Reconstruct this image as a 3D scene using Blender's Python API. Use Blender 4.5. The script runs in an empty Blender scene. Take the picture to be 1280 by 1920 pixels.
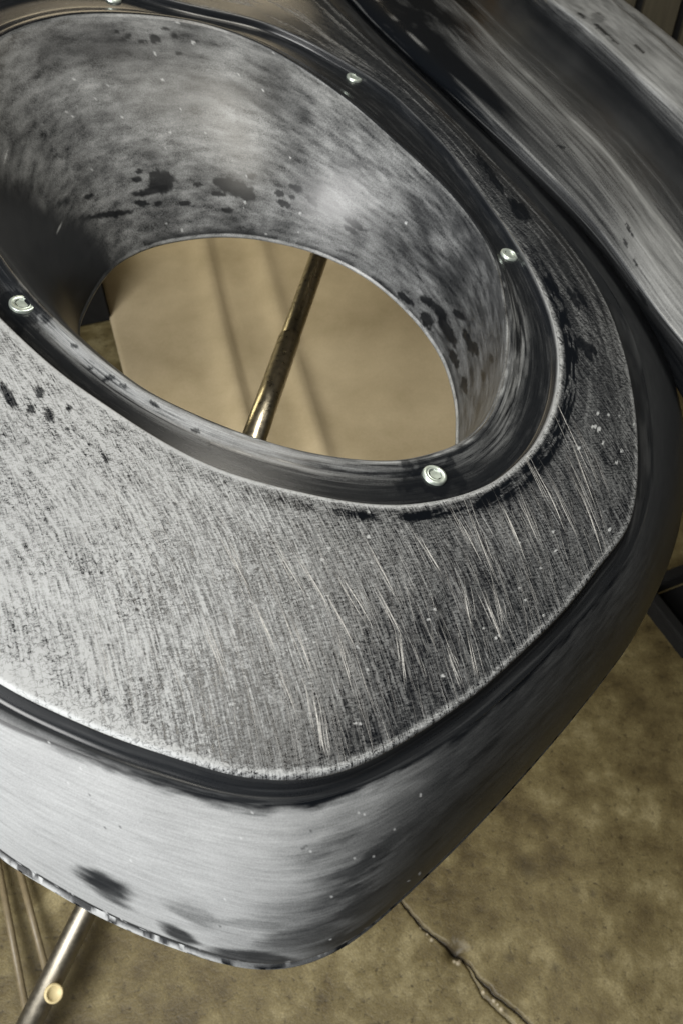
import bpy, bmesh, math
import numpy as np
from mathutils import Vector, Matrix

rng = np.random.default_rng(7)
scene = bpy.context.scene
col = scene.collection

# ------------------------------------------------------------------ camera
FPX = 1600.0                                    # focal length in photo pixels (1280 wide)
TH = math.radians(50)
R_ = np.array([1, 0, 0.]); U_ = np.array([0, math.sin(TH), math.cos(TH)]); B_ = np.array([0, -math.cos(TH), math.sin(TH)])
P0 = np.array([0, 0, .8])                       # point of the panel face in the middle of the view
CAM = P0 + .45 * B_
cam = bpy.data.cameras.new('camera'); camo = bpy.data.objects.new('camera', cam); col.objects.link(camo)
camo.location = CAM; camo.rotation_euler = (math.radians(90) - TH, 0, 0)
cam.sensor_fit = 'HORIZONTAL'; cam.sensor_width = 24; cam.lens = 30
cam.clip_start = .02; cam.clip_end = 60
cam.dof.use_dof = True; cam.dof.focus_distance = .47; cam.dof.aperture_fstop = 20
scene.camera = camo
scene.render.resolution_x = 682; scene.render.resolution_y = 1024

# ------------------------------------------------------------------ world, lamps, exposure
w = bpy.data.worlds.new('World'); scene.world = w; w.use_nodes = True
bg = w.node_tree.nodes['Background']; bg.inputs[0].default_value = (.62, .55, .42, 1); bg.inputs[1].default_value = .035

def area(name, loc, target, size, sy, power, color):
    l = bpy.data.lights.new(name, 'AREA'); l.shape = 'RECTANGLE'; l.size = size; l.size_y = sy
    l.energy = power; l.color = color
    o = bpy.data.objects.new(name, l); col.objects.link(o); o.location = loc
    o.rotation_euler = (Vector(target) - Vector(loc)).to_track_quat('-Z', 'Y').to_euler()
    return o
key = area('workshop_lamp', (-.85, -.85, 1.58), (-.20, -.02, .75), 1.1, 1.1, 19, (1, .99, .965))
key.data.spread = math.radians(95)
tube_l = area('ceiling_tube', (.27, .43, 1.66), (.27, .43, 0),   .15, .8, 8.5, (1, .955, .85)); tube_l.rotation_euler = (0, 0, 0)
area('added_far_light', (-.4, 4.6, 2.1), (0, .4, .8), 1.8, .8, 12, (1, .84, .58))  # unseen light added for the beige reflections in the gloss
area('added_side_light', (-1.6, 2.5, 1.0), (-.1, .5, .5), 1.2, .5, 9, (1, .88, .55))  # unseen low light added for the highlight along the rail

scene.view_settings.view_transform = 'Standard'; scene.view_settings.look = 'None'
scene.view_settings.exposure = .26; scene.view_settings.gamma = 1

# ------------------------------------------------------------------ helpers
NV = np.array([.28, .006, .958]); NV /= np.linalg.norm(NV)      # normal of the tilted panel face
XV = R_ - NV * (R_ @ NV); XV /= np.linalg.norm(XV); YV = np.cross(NV, XV)

def rays(px):
    px = np.asarray(px, float)
    return (px[..., :1] - 640) / FPX * R_ - (px[..., 1:2] - 960) / FPX * U_ - B_
def to_plane(px, h):                            # pixel -> (p, q) on the panel plane raised by h
    d = rays(px); h = np.broadcast_to(np.asarray(h, float), d.shape[:-1])
    t = (h + NV @ (P0 - CAM)) / (d @ NV)
    p = CAM + t[..., None] * d - P0
    return np.stack([p @ XV, p @ YV], -1)
def to_world(p, q, h):
    return P0 + p[..., None] * XV + q[..., None] * YV + np.asarray(h)[..., None] * NV
def to_level(px, z):                            # pixel -> world point at height z
    d = rays(px); t = (z - CAM[2]) / d[..., 2]
    return CAM + t[..., None] * d
def project(W):
    v = W - CAM; z = -(v @ B_)
    return 640 + FPX * (v @ R_) / z, 960 - FPX * (v @ U_) / z

def sstep(a, b, x):
    t = np.clip((x - a) / (b - a), 0, 1); return t * t * (3 - 2 * t)
def catmull(P, n, closed=False):
    P = np.asarray(P, float); m = len(P)
    k = m if closed else m - 1
    t = np.linspace(0, k, n, endpoint=not closed)
    i = np.minimum(t.astype(int), k - 1); f = (t - i)[:, None]
    g = (lambda j: P[j % m]) if closed else (lambda j: P[np.clip(j, 0, m - 1)])
    a, b, c, d = g(i - 1), g(i), g(i + 1), g(i + 2)
    return .5 * (2 * b + (c - a) * f + (2 * a - 5 * b + 4 * c - d) * f**2 + (3 * b - a - 3 * c + d) * f**3)
def vnoise(x, y, seed=0):
    g = np.random.default_rng(seed).random((256, 256))
    xi = np.floor(x).astype(int); yi = np.floor(y).astype(int); fx = x - xi; fy = y - yi
    fx = fx * fx * (3 - 2 * fx); fy = fy * fy * (3 - 2 * fy)
    a = g[xi % 256, yi % 256]; b = g[(xi + 1) % 256, yi % 256]; c = g[xi % 256, (yi + 1) % 256]; d = g[(xi + 1) % 256, (yi + 1) % 256]
    return a + (b - a) * fx + (c - a) * fy + (a - b - c + d) * fx * fy
def fbm(x, y, seed=0, o=4):
    s = 0; a = .5; n = 0
    for k in range(o):
        s = s + a * vnoise(x * 2**k + 17.3 * k, y * 2**k + 5.1 * k, seed + k); n += a; a *= .55
    return s / n

def link(name, me, parent=None):
    o = bpy.data.objects.new(name, me); col.objects.link(o)
    if parent: o.parent = parent
    return o
def empty(name, loc):
    o = bpy.data.objects.new(name, None); col.objects.link(o); o.location = loc; o.empty_display_size = .05
    return o
def tag(o, label, cat, group=None):
    o['label'] = label; o['category'] = cat
    if group: o['group'] = group
    return o
def mesh_arrays(name, V, F, mat, attrs=None, uv=None):
    """quads from arrays, per-vertex float attributes"""
    me = bpy.data.meshes.new(name); nv = len(V); nf = len(F)
    me.vertices.add(nv); me.vertices.foreach_set('co', np.ascontiguousarray(V, np.float32).ravel())
    me.loops.add(nf * 4); me.loops.foreach_set('vertex_index', np.ascontiguousarray(F, np.int32).ravel())
    me.polygons.add(nf); me.polygons.foreach_set('loop_start', np.arange(0, nf * 4, 4, dtype=np.int32))
    me.polygons.foreach_set('use_smooth', np.ones(nf, bool))
    me.update(calc_edges=True)
    for k, a in (attrs or {}).items():
        at = me.attributes.new(k, 'FLOAT', 'POINT'); at.data.foreach_set('value', np.ascontiguousarray(a, np.float32).ravel())
    if uv is not None:
        l = me.uv_layers.new(name='UVMap')
        l.data.foreach_set('uv', np.ascontiguousarray(uv[F.ravel()], np.float32).ravel())
    me.materials.append(mat); me.validate()
    return me
def grid_faces(nr, nu, closed):
    i = np.arange(nr - 1)[:, None]; j = np.arange(nu if closed else nu - 1)[None]
    j2 = (j + 1) % nu
    return np.stack([i * nu + j, i * nu + j2, (i + 1) * nu + j2, (i + 1) * nu + j], -1).reshape(-1, 4)

# ------------------------------------------------------------------ materials
def newmat(name):
    m = bpy.data.materials.new(name); m.use_nodes = True
    nt = m.node_tree; return m, nt, nt.nodes['Principled BSDF']
def N(nt, t, **k):
    n = nt.nodes.new(t)
    for a, v in k.items(): setattr(n, a, v)
    return n
def noise(nt, vec, scale, detail=4, rough=.55):
    n = N(nt, 'ShaderNodeTexNoise'); n.inputs['Scale'].default_value = scale
    n.inputs['Detail'].default_value = detail; n.inputs['Roughness'].default_value = rough
    if vec is not None: nt.links.new(vec, n.inputs['Vector'])
    return n.outputs['Fac']
def mth(nt, op, a, b=None, c=None, clamp=False):
    n = N(nt, 'ShaderNodeMath', operation=op, use_clamp=clamp)
    for i, v in enumerate((a, b, c)):
        if v is None: continue
        if isinstance(v, (int, float)): n.inputs[i].default_value = v
        else: nt.links.new(v, n.inputs[i])
    return n.outputs[0]
def ramp(nt, fac, stops):
    n = N(nt, 'ShaderNodeValToRGB'); e = n.color_ramp.elements
    while len(e) < len(stops): e.new(.5)
    for s, (p, c) in zip(e, stops): s.position = p; s.color = (*c, 1)
    nt.links.new(fac, n.inputs[0]); return n.outputs[0]
def bump(nt, b, h, strength, dist):
    n = N(nt, 'ShaderNodeBump'); n.inputs['Strength'].default_value = strength; n.inputs['Distance'].default_value = dist
    nt.links.new(h, n.inputs['Height']); nt.links.new(n.outputs[0], b.inputs['Normal'])

def sanded(name, streak=(40, 900), fine=1500, contrast=.55, gloss=.13, dust_col=(.325, .335, .34), crackle=0., cross=None, bmp=.25, dr=.42):
    """black gelcoat under sanding dust; the dust amount comes from the 'dust' attribute, broken up by noise"""
    m, nt, b = newmat(name)
    at = N(nt, 'ShaderNodeAttribute', attribute_name='dust').outputs['Fac']
    uv = N(nt, 'ShaderNodeUVMap').outputs[0]
    def stretched(sc, det=3):
        mp = N(nt, 'ShaderNodeMapping'); nt.links.new(uv, mp.inputs[0]); mp.inputs['Scale'].default_value = (*sc, 1)
        return noise(nt, mp.outputs[0], 1, det, .6)
    s = stretched(streak)
    tc = N(nt, 'ShaderNodeTexCoord').outputs['Object']
    g = noise(nt, tc, fine, 3, .65)
    k = mth(nt, 'ADD', mth(nt, 'SUBTRACT', s, .5), mth(nt, 'MULTIPLY', mth(nt, 'SUBTRACT', g, .5), .9))
    if cross:
        k = mth(nt, 'ADD', k, mth(nt, 'MULTIPLY', mth(nt, 'SUBTRACT', stretched(cross), .5), .85))
        # single crisp hairlines
        hl = stretched((streak[0] * .55, streak[1] * 1.6), 1)
        k = mth(nt, 'ADD', k, mth(nt, 'MULTIPLY', mth(nt, 'SMOOTH_MIN', 1., mth(nt, 'MAXIMUM', mth(nt, 'MULTIPLY', mth(nt, 'SUBTRACT', hl, .66), 9.), 0.), .1), .55))
    amt = mth(nt, 'MULTIPLY', mth(nt, 'MULTIPLY', at, mth(nt, 'SUBTRACT', 1.12, at)), 4 * contrast)
    f = mth(nt, 'MULTIPLY_ADD', k, amt, at)
    if crackle:
        n = N(nt, 'ShaderNodeTexNoise'); nt.links.new(tc, n.inputs['Vector']); n.inputs['Scale'].default_value = 330; n.inputs['Detail'].default_value = 2.5; n.inputs['Distortion'].default_value = .8
        line = mth(nt, 'SUBTRACT', 1., mth(nt, 'MULTIPLY', mth(nt, 'ABSOLUTE', mth(nt, 'SUBTRACT', n.outputs['Fac'], .5)), 22.), clamp=True)
        zone = mth(nt, 'MULTIPLY', mth(nt, 'SUBTRACT', noise(nt, tc, 28, 3), .38), 5., clamp=True)
        zone = mth(nt, 'MULTIPLY', zone, mth(nt, 'MULTIPLY', mth(nt, 'SUBTRACT', at, .25), 3., clamp=True))
        f = mth(nt, 'SUBTRACT', f, mth(nt, 'MULTIPLY', mth(nt, 'MULTIPLY', line, zone), crackle))
    f = mth(nt, 'ADD', f, 0., clamp=True)
    big = noise(nt, tc, 25, 3)
    dc = ramp(nt, big, [(.3, tuple(c * .88 for c in dust_col)), (.7, dust_col)])
    mix = N(nt, 'ShaderNodeMix', data_type='RGBA'); nt.links.new(f, mix.inputs[0])
    mix.inputs[6].default_value = (.0028, .0036, .0050, 1); nt.links.new(dc, mix.inputs[7])
    nt.links.new(mix.outputs[2], b.inputs['Base Color'])
    nt.links.new(mth(nt, 'MULTIPLY_ADD', mth(nt, 'POWER', f, .6), dr, mth(nt, 'MULTIPLY_ADD', big, .06, gloss - .03)), b.inputs['Roughness'])
    hh = mth(nt, 'ADD', mth(nt, 'MULTIPLY', f, 1), mth(nt, 'MULTIPLY', g, .3))
    bump(nt, b, hh, bmp, .0004)
    return m
M_face = sanded('sanded_face_gelcoat', (45, 1000), 1500, 1.5, crackle=.6, cross=(900, 230))
M_face.node_tree.nodes['Principled BSDF'].inputs['Specular IOR Level'].default_value = .22
M_fun = sanded('sanded_funnel_gelcoat', (40, 170), 900, 1.0, .33, crackle=.34, dr=.12)
M_chan = sanded('channel_gelcoat', (40, 1300), 1700, .8, .19, bmp=.08)
M_chan.node_tree.nodes['Principled BSDF'].inputs['Specular IOR Level'].default_value = .3
M_groove = sanded('groove_gelcoat', (20, 700), 1500, .4, .24, bmp=.05)
M_skirt = sanded('sanded_skirt_gelcoat', (45, 420), 1300, .36, .36, bmp=.12, dr=.2)
M_skirt.node_tree.nodes['Principled BSDF'].inputs['Specular IOR Level'].default_value = .22
M_groove.node_tree.nodes['Principled BSDF'].inputs['Specular IOR Level'].default_value = .35
M_flange = sanded('outer_flange_gelcoat', (16, 500), 1100, .8, .16, dr=.28)
def scratch_mat():
    m, nt, b = newmat('scratch_dust')
    b.inputs['Base Color'].default_value = (.43, .425, .41, 1); b.inputs['Roughness'].default_value = .6
    at = N(nt, 'ShaderNodeAttribute', attribute_name='fade').outputs['Fac']
    nt.links.new(mth(nt, 'MULTIPLY', at, mth(nt, 'MULTIPLY', noise(nt, N(nt, 'ShaderNodeTexCoord').outputs['Object'], 700, 3), 1.7), clamp=True), b.inputs['Alpha'])
    return m
M_scr = scratch_mat()

def metal(name, c, rough, bumpy=0):
    m, nt, b = newmat(name); b.inputs['Metallic'].default_value = 1
    tc = N(nt, 'ShaderNodeTexCoord').outputs['Object']; n = noise(nt, tc, 180, 4)
    nt.links.new(ramp(nt, n, [(.3, tuple(x * .75 for x in c)), (.65, c)]), b.inputs['Base Color'])
    nt.links.new(mth(nt, 'MULTIPLY_ADD', n, .2, rough - .1), b.inputs['Roughness'])
    if bumpy: bump(nt, b, n, bumpy, .0006)
    return m
M_zinc = metal('zinc_plating', (.52, .585, .53), .36, .2); M_zinc.node_tree.nodes['Principled BSDF'].inputs['Metallic'].default_value = .75
M_chrome = metal('worn_chrome', (.74, .66, .50), .30)
def plain(name, c, rough, var=.3, scale=60, spec=.5):
    m, nt, b = newmat(name)
    tc = N(nt, 'ShaderNodeTexCoord').outputs['Object']; n = noise(nt, tc, scale, 5)
    nt.links.new(ramp(nt, n, [(.3, tuple(x * (1 - var) for x in c)), (.7, c)]), b.inputs['Base Color'])
    b.inputs['Roughness'].default_value = rough; b.inputs['Specular IOR Level'].default_value = spec
    bump(nt, b, n, .3, .001)
    return m
M_black = plain('black_plastic', (.008, .008, .008), .8, spec=.25)
M_rubber = plain('black_rubber', (.015, .015, .015), .7)
M_yellow = plain('yellow_plastic', (.72, .60, .33), .5, .15)
M_dowel = plain('dull_brass_rod', (.20, .16, .095), .45, .3, 120); M_steel = metal('dull_steel', (.30, .275, .225), .44)
def wood(name, c):
    m, nt, b = newmat(name)
    tc = N(nt, 'ShaderNodeTexCoord').outputs['Object']
    mp = N(nt, 'ShaderNodeMapping'); nt.links.new(tc, mp.inputs[0]); mp.inputs['Scale'].default_value = (60, 60, 3)
    n = noise(nt, mp.outputs[0], 1, 5, .6)
    nt.links.new(ramp(nt, n, [(.3, tuple(x * .6 for x in c)), (.7, c)]), b.inputs['Base Color'])
    b.inputs['Roughness'].default_value = .7; bump(nt, b, n, .4, .002); return m
M_wood = wood('rough_board', (.22, .15, .075)); M_wood2 = wood('grey_board', (.12, .105, .07))

def concrete():
    m, nt, b = newmat('stained_concrete')
    tc = N(nt, 'ShaderNodeTexCoord').outputs['Object']
    a = noise(nt, tc, 3.2, 6, .6); c = noise(nt, tc, 17, 6, .65); d = noise(nt, tc, 90, 5, .7); g = noise(nt, tc, 420, 3, .6)
    base = ramp(nt, mth(nt, 'MULTIPLY_ADD', c, .6, mth(nt, 'MULTIPLY', a, .4)),
                [(.34, (.034, .024, .009)), (.45, (.090, .068, .027)), (.53, (.136, .108, .046)), (.61, (.225, .188, .095))])
    pits = ramp(nt, d, [(.30, (.25, .22, .18)), (.43, (1, 1, 1)), (.62, (1, 1, 1)), (.72, (1.35, 1.33, 1.28))])
    mx = N(nt, 'ShaderNodeMix', data_type='RGBA', blend_type='MULTIPLY'); mx.inputs[0].default_value = .9
    nt.links.new(base, mx.inputs[6]); nt.links.new(pits, mx.inputs[7])
    gr = ramp(nt, g, [(.35, (.80, .80, .80)), (.65, (1.15, 1.15, 1.15))])
    m2 = N(nt, 'ShaderNodeMix', data_type='RGBA', blend_type='MULTIPLY'); m2.inputs[0].default_value = 1
    nt.links.new(mx.outputs[2], m2.inputs[6]); nt.links.new(gr, m2.inputs[7])
    st = N(nt, 'ShaderNodeAttribute', attribute_name='stain').outputs['Fac']
    m3 = N(nt, 'ShaderNodeMix', data_type='RGBA'); nt.links.new(st, m3.inputs[0])
    nt.links.new(m2.outputs[2], m3.inputs[6]); m3.inputs[7].default_value = (.03, .022, .011, 1)
    ch = N(nt, 'ShaderNodeAttribute', attribute_name='chip').outputs['Fac']
    m4 = N(nt, 'ShaderNodeMix', data_type='RGBA'); nt.links.new(ch, m4.inputs[0])
    nt.links.new(m3.outputs[2], m4.inputs[6]); m4.inputs[7].default_value = (.36, .31, .22, 1)
    nt.links.new(m4.outputs[2], b.inputs['Base Color'])
    nt.links.new(mth(nt, 'MULTIPLY_ADD', c, .35, .38), b.inputs['Roughness'])
    bump(nt, b, mth(nt, 'ADD', mth(nt, 'MULTIPLY', d, .6), mth(nt, 'ADD', mth(nt, 'MULTIPLY', c, 1.2), mth(nt, 'MULTIPLY', g, .2))), .5, .004)
    return m
M_conc = concrete()
def cardboard():
    m, nt, b = newmat('brown_cardboard')
    tc = N(nt, 'ShaderNodeTexCoord').outputs['Object']
    a = noise(nt, tc, 5, 5, .6); g = noise(nt, tc, 300, 3, .7)
    k = mth(nt, 'MULTIPLY_ADD', g, .25, mth(nt, 'MULTIPLY', a, .75))
    nt.links.new(ramp(nt, k, [(.33, (.38, .305, .18)), (.62, (.58, .48, .31))]), b.inputs['Base Color'])
    b.inputs['Roughness'].default_value = .75; bump(nt, b, k, .2, .001); return m
M_card = cardboard()

# ------------------------------------------------------------------ the setting: concrete floor
crack = to_level(np.array([(735, 1672), (752, 1692), (772, 1716), (795, 1742), (822, 1762), (850, 1785), (878, 1808), (903, 1842), (935, 1872), (962, 1896), (1003, 1932), (1060, 1985)], float), 0.)[:, :2]
crack2 = to_level(np.array([(868, 1800), (885, 1832), (905, 1866), (925, 1886), (950, 1912), (985, 1950)], float), 0.)[:, :2]
def seg_dist(x, y, L):
    d = np.full(x.shape, 9.)
    for (ax, ay), (bx, by) in zip(L[:-1], L[1:]):
        t = np.clip(((x - ax) * (bx - ax) + (y - ay) * (by - ay)) / ((bx - ax)**2 + (by - ay)**2), 0, 1)
        d = np.minimum(d, np.hypot(x - ax - t * (bx - ax), y - ay - t * (by - ay)))
    return d
gx = np.concatenate([np.linspace(-8, -.7, 20)[:-1], np.linspace(-.7, 0, 60)[:-1], np.linspace(0, .36, 340)[:-1], np.linspace(.36, .9, 50)[:-1], np.linspace(.9, 8, 20)])
gy = np.concatenate([np.linspace(-5, -.25, 12)[:-1], np.linspace(-.25, .1, 330)[:-1], np.linspace(.1, .8, 60)[:-1], np.linspace(.8, 14, 40)])
X, Y = np.meshgrid(gx, gy)
jx = X + .006 * (fbm(X * 60, Y * 60, 3) - .5); jy = Y + .006 * (fbm(X * 60, Y * 60, 9) - .5)
d1 = seg_dist(jx, jy, crack); d2 = seg_dist(jx, jy, crack2)
pit = to_level(np.array([856., 1785.]), 0.)[:2]; dp = np.hypot(jx - pit[0], (jy - pit[1]) * 1.3)
inn = (X > -.05) & (X < .4) & (Y > -.3) & (Y < .12)
wid = .0007 + .0022 * fbm(X * 40, Y * 40, 5)
z = -.005 * np.exp(-(d1 / wid)**2) - .003 * np.exp(-(d2 / .0016)**2) - .009 * np.exp(-(dp / .011)**2)
z += .0016 * (fbm(X * 3, Y * 3, 21) - .5) * (np.hypot(X, Y) < 2)
z = np.where(inn, z, .0016 * (fbm(X * 3, Y * 3, 21) - .5) * (np.hypot(X, Y) < 2))
stain = np.clip(.95 * np.exp(-(d1 / (wid * 1.3))**2) + .5 * np.exp(-(d2 / .0016)**2) + .55 * np.exp(-(dp / .013)**2), 0, 1) * inn
sp = [(625 + 640, 1910, 10), (990, 1630, 18), (954, 1795, 8), (1080, 1670, 8), (1110, 1675, 7), (1040, 1815, 9), (600, 1870, 7), (1140, 1790, 9)]
for a_, b_, r in sp:
    c = to_level(np.array([a_, b_], float), 0.); stain = np.maximum(stain, .55 * np.exp(-(np.hypot(jx - c[0], jy - c[1]) / (r / 1500.))**2))
chip = np.zeros_like(X)
for a_, b_, r in [(788, 1740, 2.5), (808, 1763, 3), (858, 1806, 4), (905, 1861, 3), (925, 1877, 3), (939, 1893, 3.5), (851, 1803, 3), (800, 1752, 2), (862, 1800, 3), (932, 1884, 2)]:
    c = to_level(np.array([a_, b_], float), 0.); q = np.exp(-(np.hypot(X - c[0], Y - c[1]) / (r / 1450.))**4); chip = np.maximum(chip, q); z = z + .0008 * q
V = np.stack([X, Y, z], -1).reshape(-1, 3)
floor = link('floor', mesh_arrays('floor', V, grid_faces(len(gy), len(gx), False), M_conc, {'stain': stain, 'chip': chip}))
floor['kind'] = 'structure'

# ------------------------------------------------------------------ the moulded panel: traced outlines on the tilted face
HF = -.11
T = {}
T['hole'] = (HF, [(147, 620), (160, 575), (190, 523), (225, 487), (280, 460), (345, 445), (420, 439), (500, 447), (600, 473), (700, 525), (780, 598), (830, 670), (853, 740), (858, 800), (850, 870), (800, 940), (700, 975), (585, 975), (450, 940), (320, 870), (220, 780), (165, 700)])
T['lip'] = (-.004, [(0, 65), (60, 40), (140, 24), (225, 22), (320, 30), (415, 50), (520, 95), (640, 175), (740, 260), (840, 355), (905, 440), (937, 510), (952, 590), (953, 650), (943, 715), (920, 775), (885, 815), (840, 840), (740, 862), (600, 850), (470, 815), (350, 768), (250, 715), (150, 635), (60, 548), (0, 470), (-55, 380), (-90, 270), (-85, 170), (-50, 105)])
T['edge'] = (0, [(330, 0), (475, 33), (560, 66), (640, 110), (715, 157), (770, 205), (840, 277), (890, 342), (940, 412), (980, 472), (1020, 550), (1043, 620), (1050, 690), (1038, 765), (1003, 838), (940, 898), (880, 927), (815, 943), (740, 950), (640, 941), (500, 910), (400, 878), (300, 828), (200, 764), (100, 692), (0, 600), (-90, 500), (-170, 380), (-205, 240), (-180, 110), (-90, 20), (50, -35), (200, -35)])
T['outer'] = (0, [(545, -75), (630, 12), (725, 105), (830, 203), (925, 300), (1010, 388), (1080, 473), (1135, 562), (1172, 660), (1192, 760), (1198, 840), (1195, 920), (1178, 990), (1130, 1055), (1065, 1137), (1000, 1203), (920, 1277), (865, 1320), (790, 1370), (705, 1419), (640, 1445), (580, 1458), (520, 1460), (450, 1453), (400, 1440), (312, 1412), (250, 1392), (172, 1362), (62, 1312), (0, 1278), (-110, 1205), (-240, 1095), (-370, 940), (-460, 760), (-500, 560), (-480, 350), (-400, 140), (-270, -20), (-100, -130), (100, -185), (300, -180), (440, -140)])
T['shoulder'] = (-.014, [(0, 1350), (100, 1392), (187, 1428), (281, 1464), (400, 1494), (470, 1508), (530, 1511), (590, 1503), (640, 1488), (715, 1459), (790, 1419), (890, 1353), (960, 1292), (1040, 1213), (1120, 1122), (1185, 1030), (1217, 940), (1225, 850), (1216, 750), (1195, 655), (1155, 562), (1090, 468), (1020, 383), (935, 290), (835, 190), (730, 92), (635, -5), (550, -90), (440, -155), (300, -195), (100, -200), (-100, -145), (-280, -30), (-415, 135), (-500, 350), (-525, 560), (-485, 780), (-395, 970), (-260, 1135), (-120, 1265)])
T['rim'] = (-.085, [(0, 1611), (60, 1648), (150, 1702), (250, 1750), (345, 1785), (400, 1804), (450, 1817), (500, 1822), (560, 1815), (620, 1793), (680, 1754), (740, 1700), (800, 1644), (900, 1545), (1000, 1435), (1080, 1340), (1150, 1250), (1190, 1190), (1240, 1090), (1268, 1000), (1279, 900), (1274, 830), (1255, 740), (1215, 640), (1150, 540), (1080, 450), (1000, 355), (915, 262), (820, 165), (720, 70), (620, -30), (540, -110), (430, -170), (300, -205), (100, -210), (-110, -150), (-300, -30), (-440, 140), (-540, 360), (-570, 580), (-540, 830), (-450, 1060), (-310, 1270), (-160, 1460)])
CEN = np.array([-.04, .23])
NT = 3600; ang = np.linspace(-np.pi, np.pi, NT, endpoint=False)
RAD = {}
for k, (h, pts) in T.items():
    c = catmull(to_plane(pts, h), 6000, True) - CEN
    a = np.arctan2(c[:, 1], c[:, 0]); r = np.hypot(c[:, 0], c[:, 1]); o = np.argsort(a)
    rr = np.interp(ang, a[o], r[o], period=2 * np.pi)
    sg = {'rim': 14, 'outer': 10, 'shoulder': 14}.get(k, 16)
    kk = np.arange(-60, 61); ke = np.exp(-.5 * (kk / sg)**2); ke /= ke.sum()
    RAD[k] = np.convolve(np.concatenate([rr[-60:], rr, rr[:60]]), ke, 'valid')
RAD['edge'] = np.maximum(RAD['edge'], RAD['lip'] + .018)
RAD['shoulder'] = np.maximum(RAD['shoulder'], RAD['outer'] + .005)
RAD['rim'] = np.maximum(RAD['rim'], RAD['shoulder'] + .006)

# sample angles evenly in the picture, coarser outside it
def xy(k, h):
    return project(to_world(CEN[0] + RAD[k] * np.cos(ang), CEN[1] + RAD[k] * np.sin(ang), np.full(NT, float(h))))
wgt = np.full(NT, .12)
for k in ('lip', 'edge', 'outer', 'rim'):
    x, y = xy(k, T[k][0]); ds = np.hypot(np.roll(x, -1) - x, np.roll(y, -1) - y)
    vis = (x > -30) & (x < 1310) & (y > -30) & (y < 1950)
    wgt = np.maximum(wgt, np.where(vis, ds, .12 * ds))
NU = 1000
cdf = np.concatenate([[0], np.cumsum(wgt)]); cdf /= cdf[-1]
TU = np.interp(np.arange(NU) / NU, cdf, np.linspace(-np.pi, np.pi, NT + 1))
RU = {k: np.interp(TU, ang, v, period=2 * np.pi) for k, v in RAD.items()}
CU, SU = np.cos(TU), np.sin(TU)

def strip(rows):                               # rows: list of (radius array, height)
    r = np.array([a for a, _ in rows]); h = np.array([np.broadcast_to(b, NU) for _, b in rows])
    p = CEN[0] + r * CU; q = CEN[1] + r * SU
    return p, q, h
def lerp(a, b, t): return a + (b - a) * t

BASE = np.array([0, .25, 0.]) + np.array([0, 0, .55])
panel = empty('moulded_nose_panel', BASE)
tag(panel, 'sanded black moulded panel with a large oval opening, resting on a metal stand', 'moulded panel')

class Part: pass
def prep(rows, wavy=.0004):
    P = Part(); P.p, P.q, P.h = strip(rows)
    P.h = P.h + wavy * (fbm(P.p * 9 + 40, P.q * 9 + 40, 31, 3) - .5) * 2
    P.W = to_world(P.p, P.q, P.h); P.x, P.y = project(P.W); P.nr = len(rows)
    du = np.hypot(np.roll(P.p, -1, 1) - P.p, np.roll(P.q, -1, 1) - P.q)
    P.u = np.cumsum(du.mean(0)) * np.ones((P.nr, 1))
    dv = np.linalg.norm(np.diff(P.W, axis=0), axis=-1).mean(1)
    P.v = np.concatenate([[0], np.cumsum(dv)])[:, None] * np.ones((1, NU))
    return P
def finish(P, name, mat, dust, uv=None):
    UV = np.stack([P.u, P.v], -1) if uv is None else uv
    me = mesh_arrays(name, (P.W - BASE).reshape(-1, 3), grid_faces(P.nr, NU, True), mat, {'dust': np.clip(dust, 0, 1)}, UV.reshape(-1, 2))
    return link(name, me, panel)
def blob(P, cx, cy, rx, ry, a=0, seed=0, rough=.6):
    """1 inside an uneven patch at photo position (cx, cy)"""
    c, s = math.cos(math.radians(a)), math.sin(math.radians(a))
    dx, dy = P.x - cx, P.y - cy
    X_, Y_ = (dx * c + dy * s) / rx, (-dx * s + dy * c) / ry
    k = 2.2 / max(8., (rx * ry)**.5)
    d = np.hypot(X_, Y_) + rough * (fbm(P.x * k, P.y * k, 77 + seed, 3) - .5) * 2
    return sstep(1.14, .86, d)

# --- funnel: hole edge up to the rolled lip
rows = [(RU['hole'] + .010, HF - .0035), (RU['hole'] + .0005, HF - .0035), (RU['hole'] - .0012, HF - .0025), (RU['hole'] - .0012, HF - .0008), (RU['hole'], HF)]
nf = 120
for t in np.linspace(0, 1, nf)[1:]:
    s = .62 * t + .38 * t**2.2
    hh = HF + (-.0066 - HF) * (1 - (1 - t)**1.18) if t < 1 else -.0066
    rows.append((lerp(RU['hole'], RU['lip'] - .0014, s), hh))
rows += [(RU['lip'] - .0008, -.0059), (RU['lip'] - .0002, -.0054)]
F = prep(rows, .0008)
x, y = F.x, F.y
mott = fbm(F.u * 34, F.v * 75, 51, 5); m2 = fbm(F.u * 6, F.v * 9, 52, 3)
dust = .28 + .48 * (mott - .5) + .28 * (m2 - .5)
dust -= .10 * sstep(650, 900, x)
dust = np.maximum(dust, .06)
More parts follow.
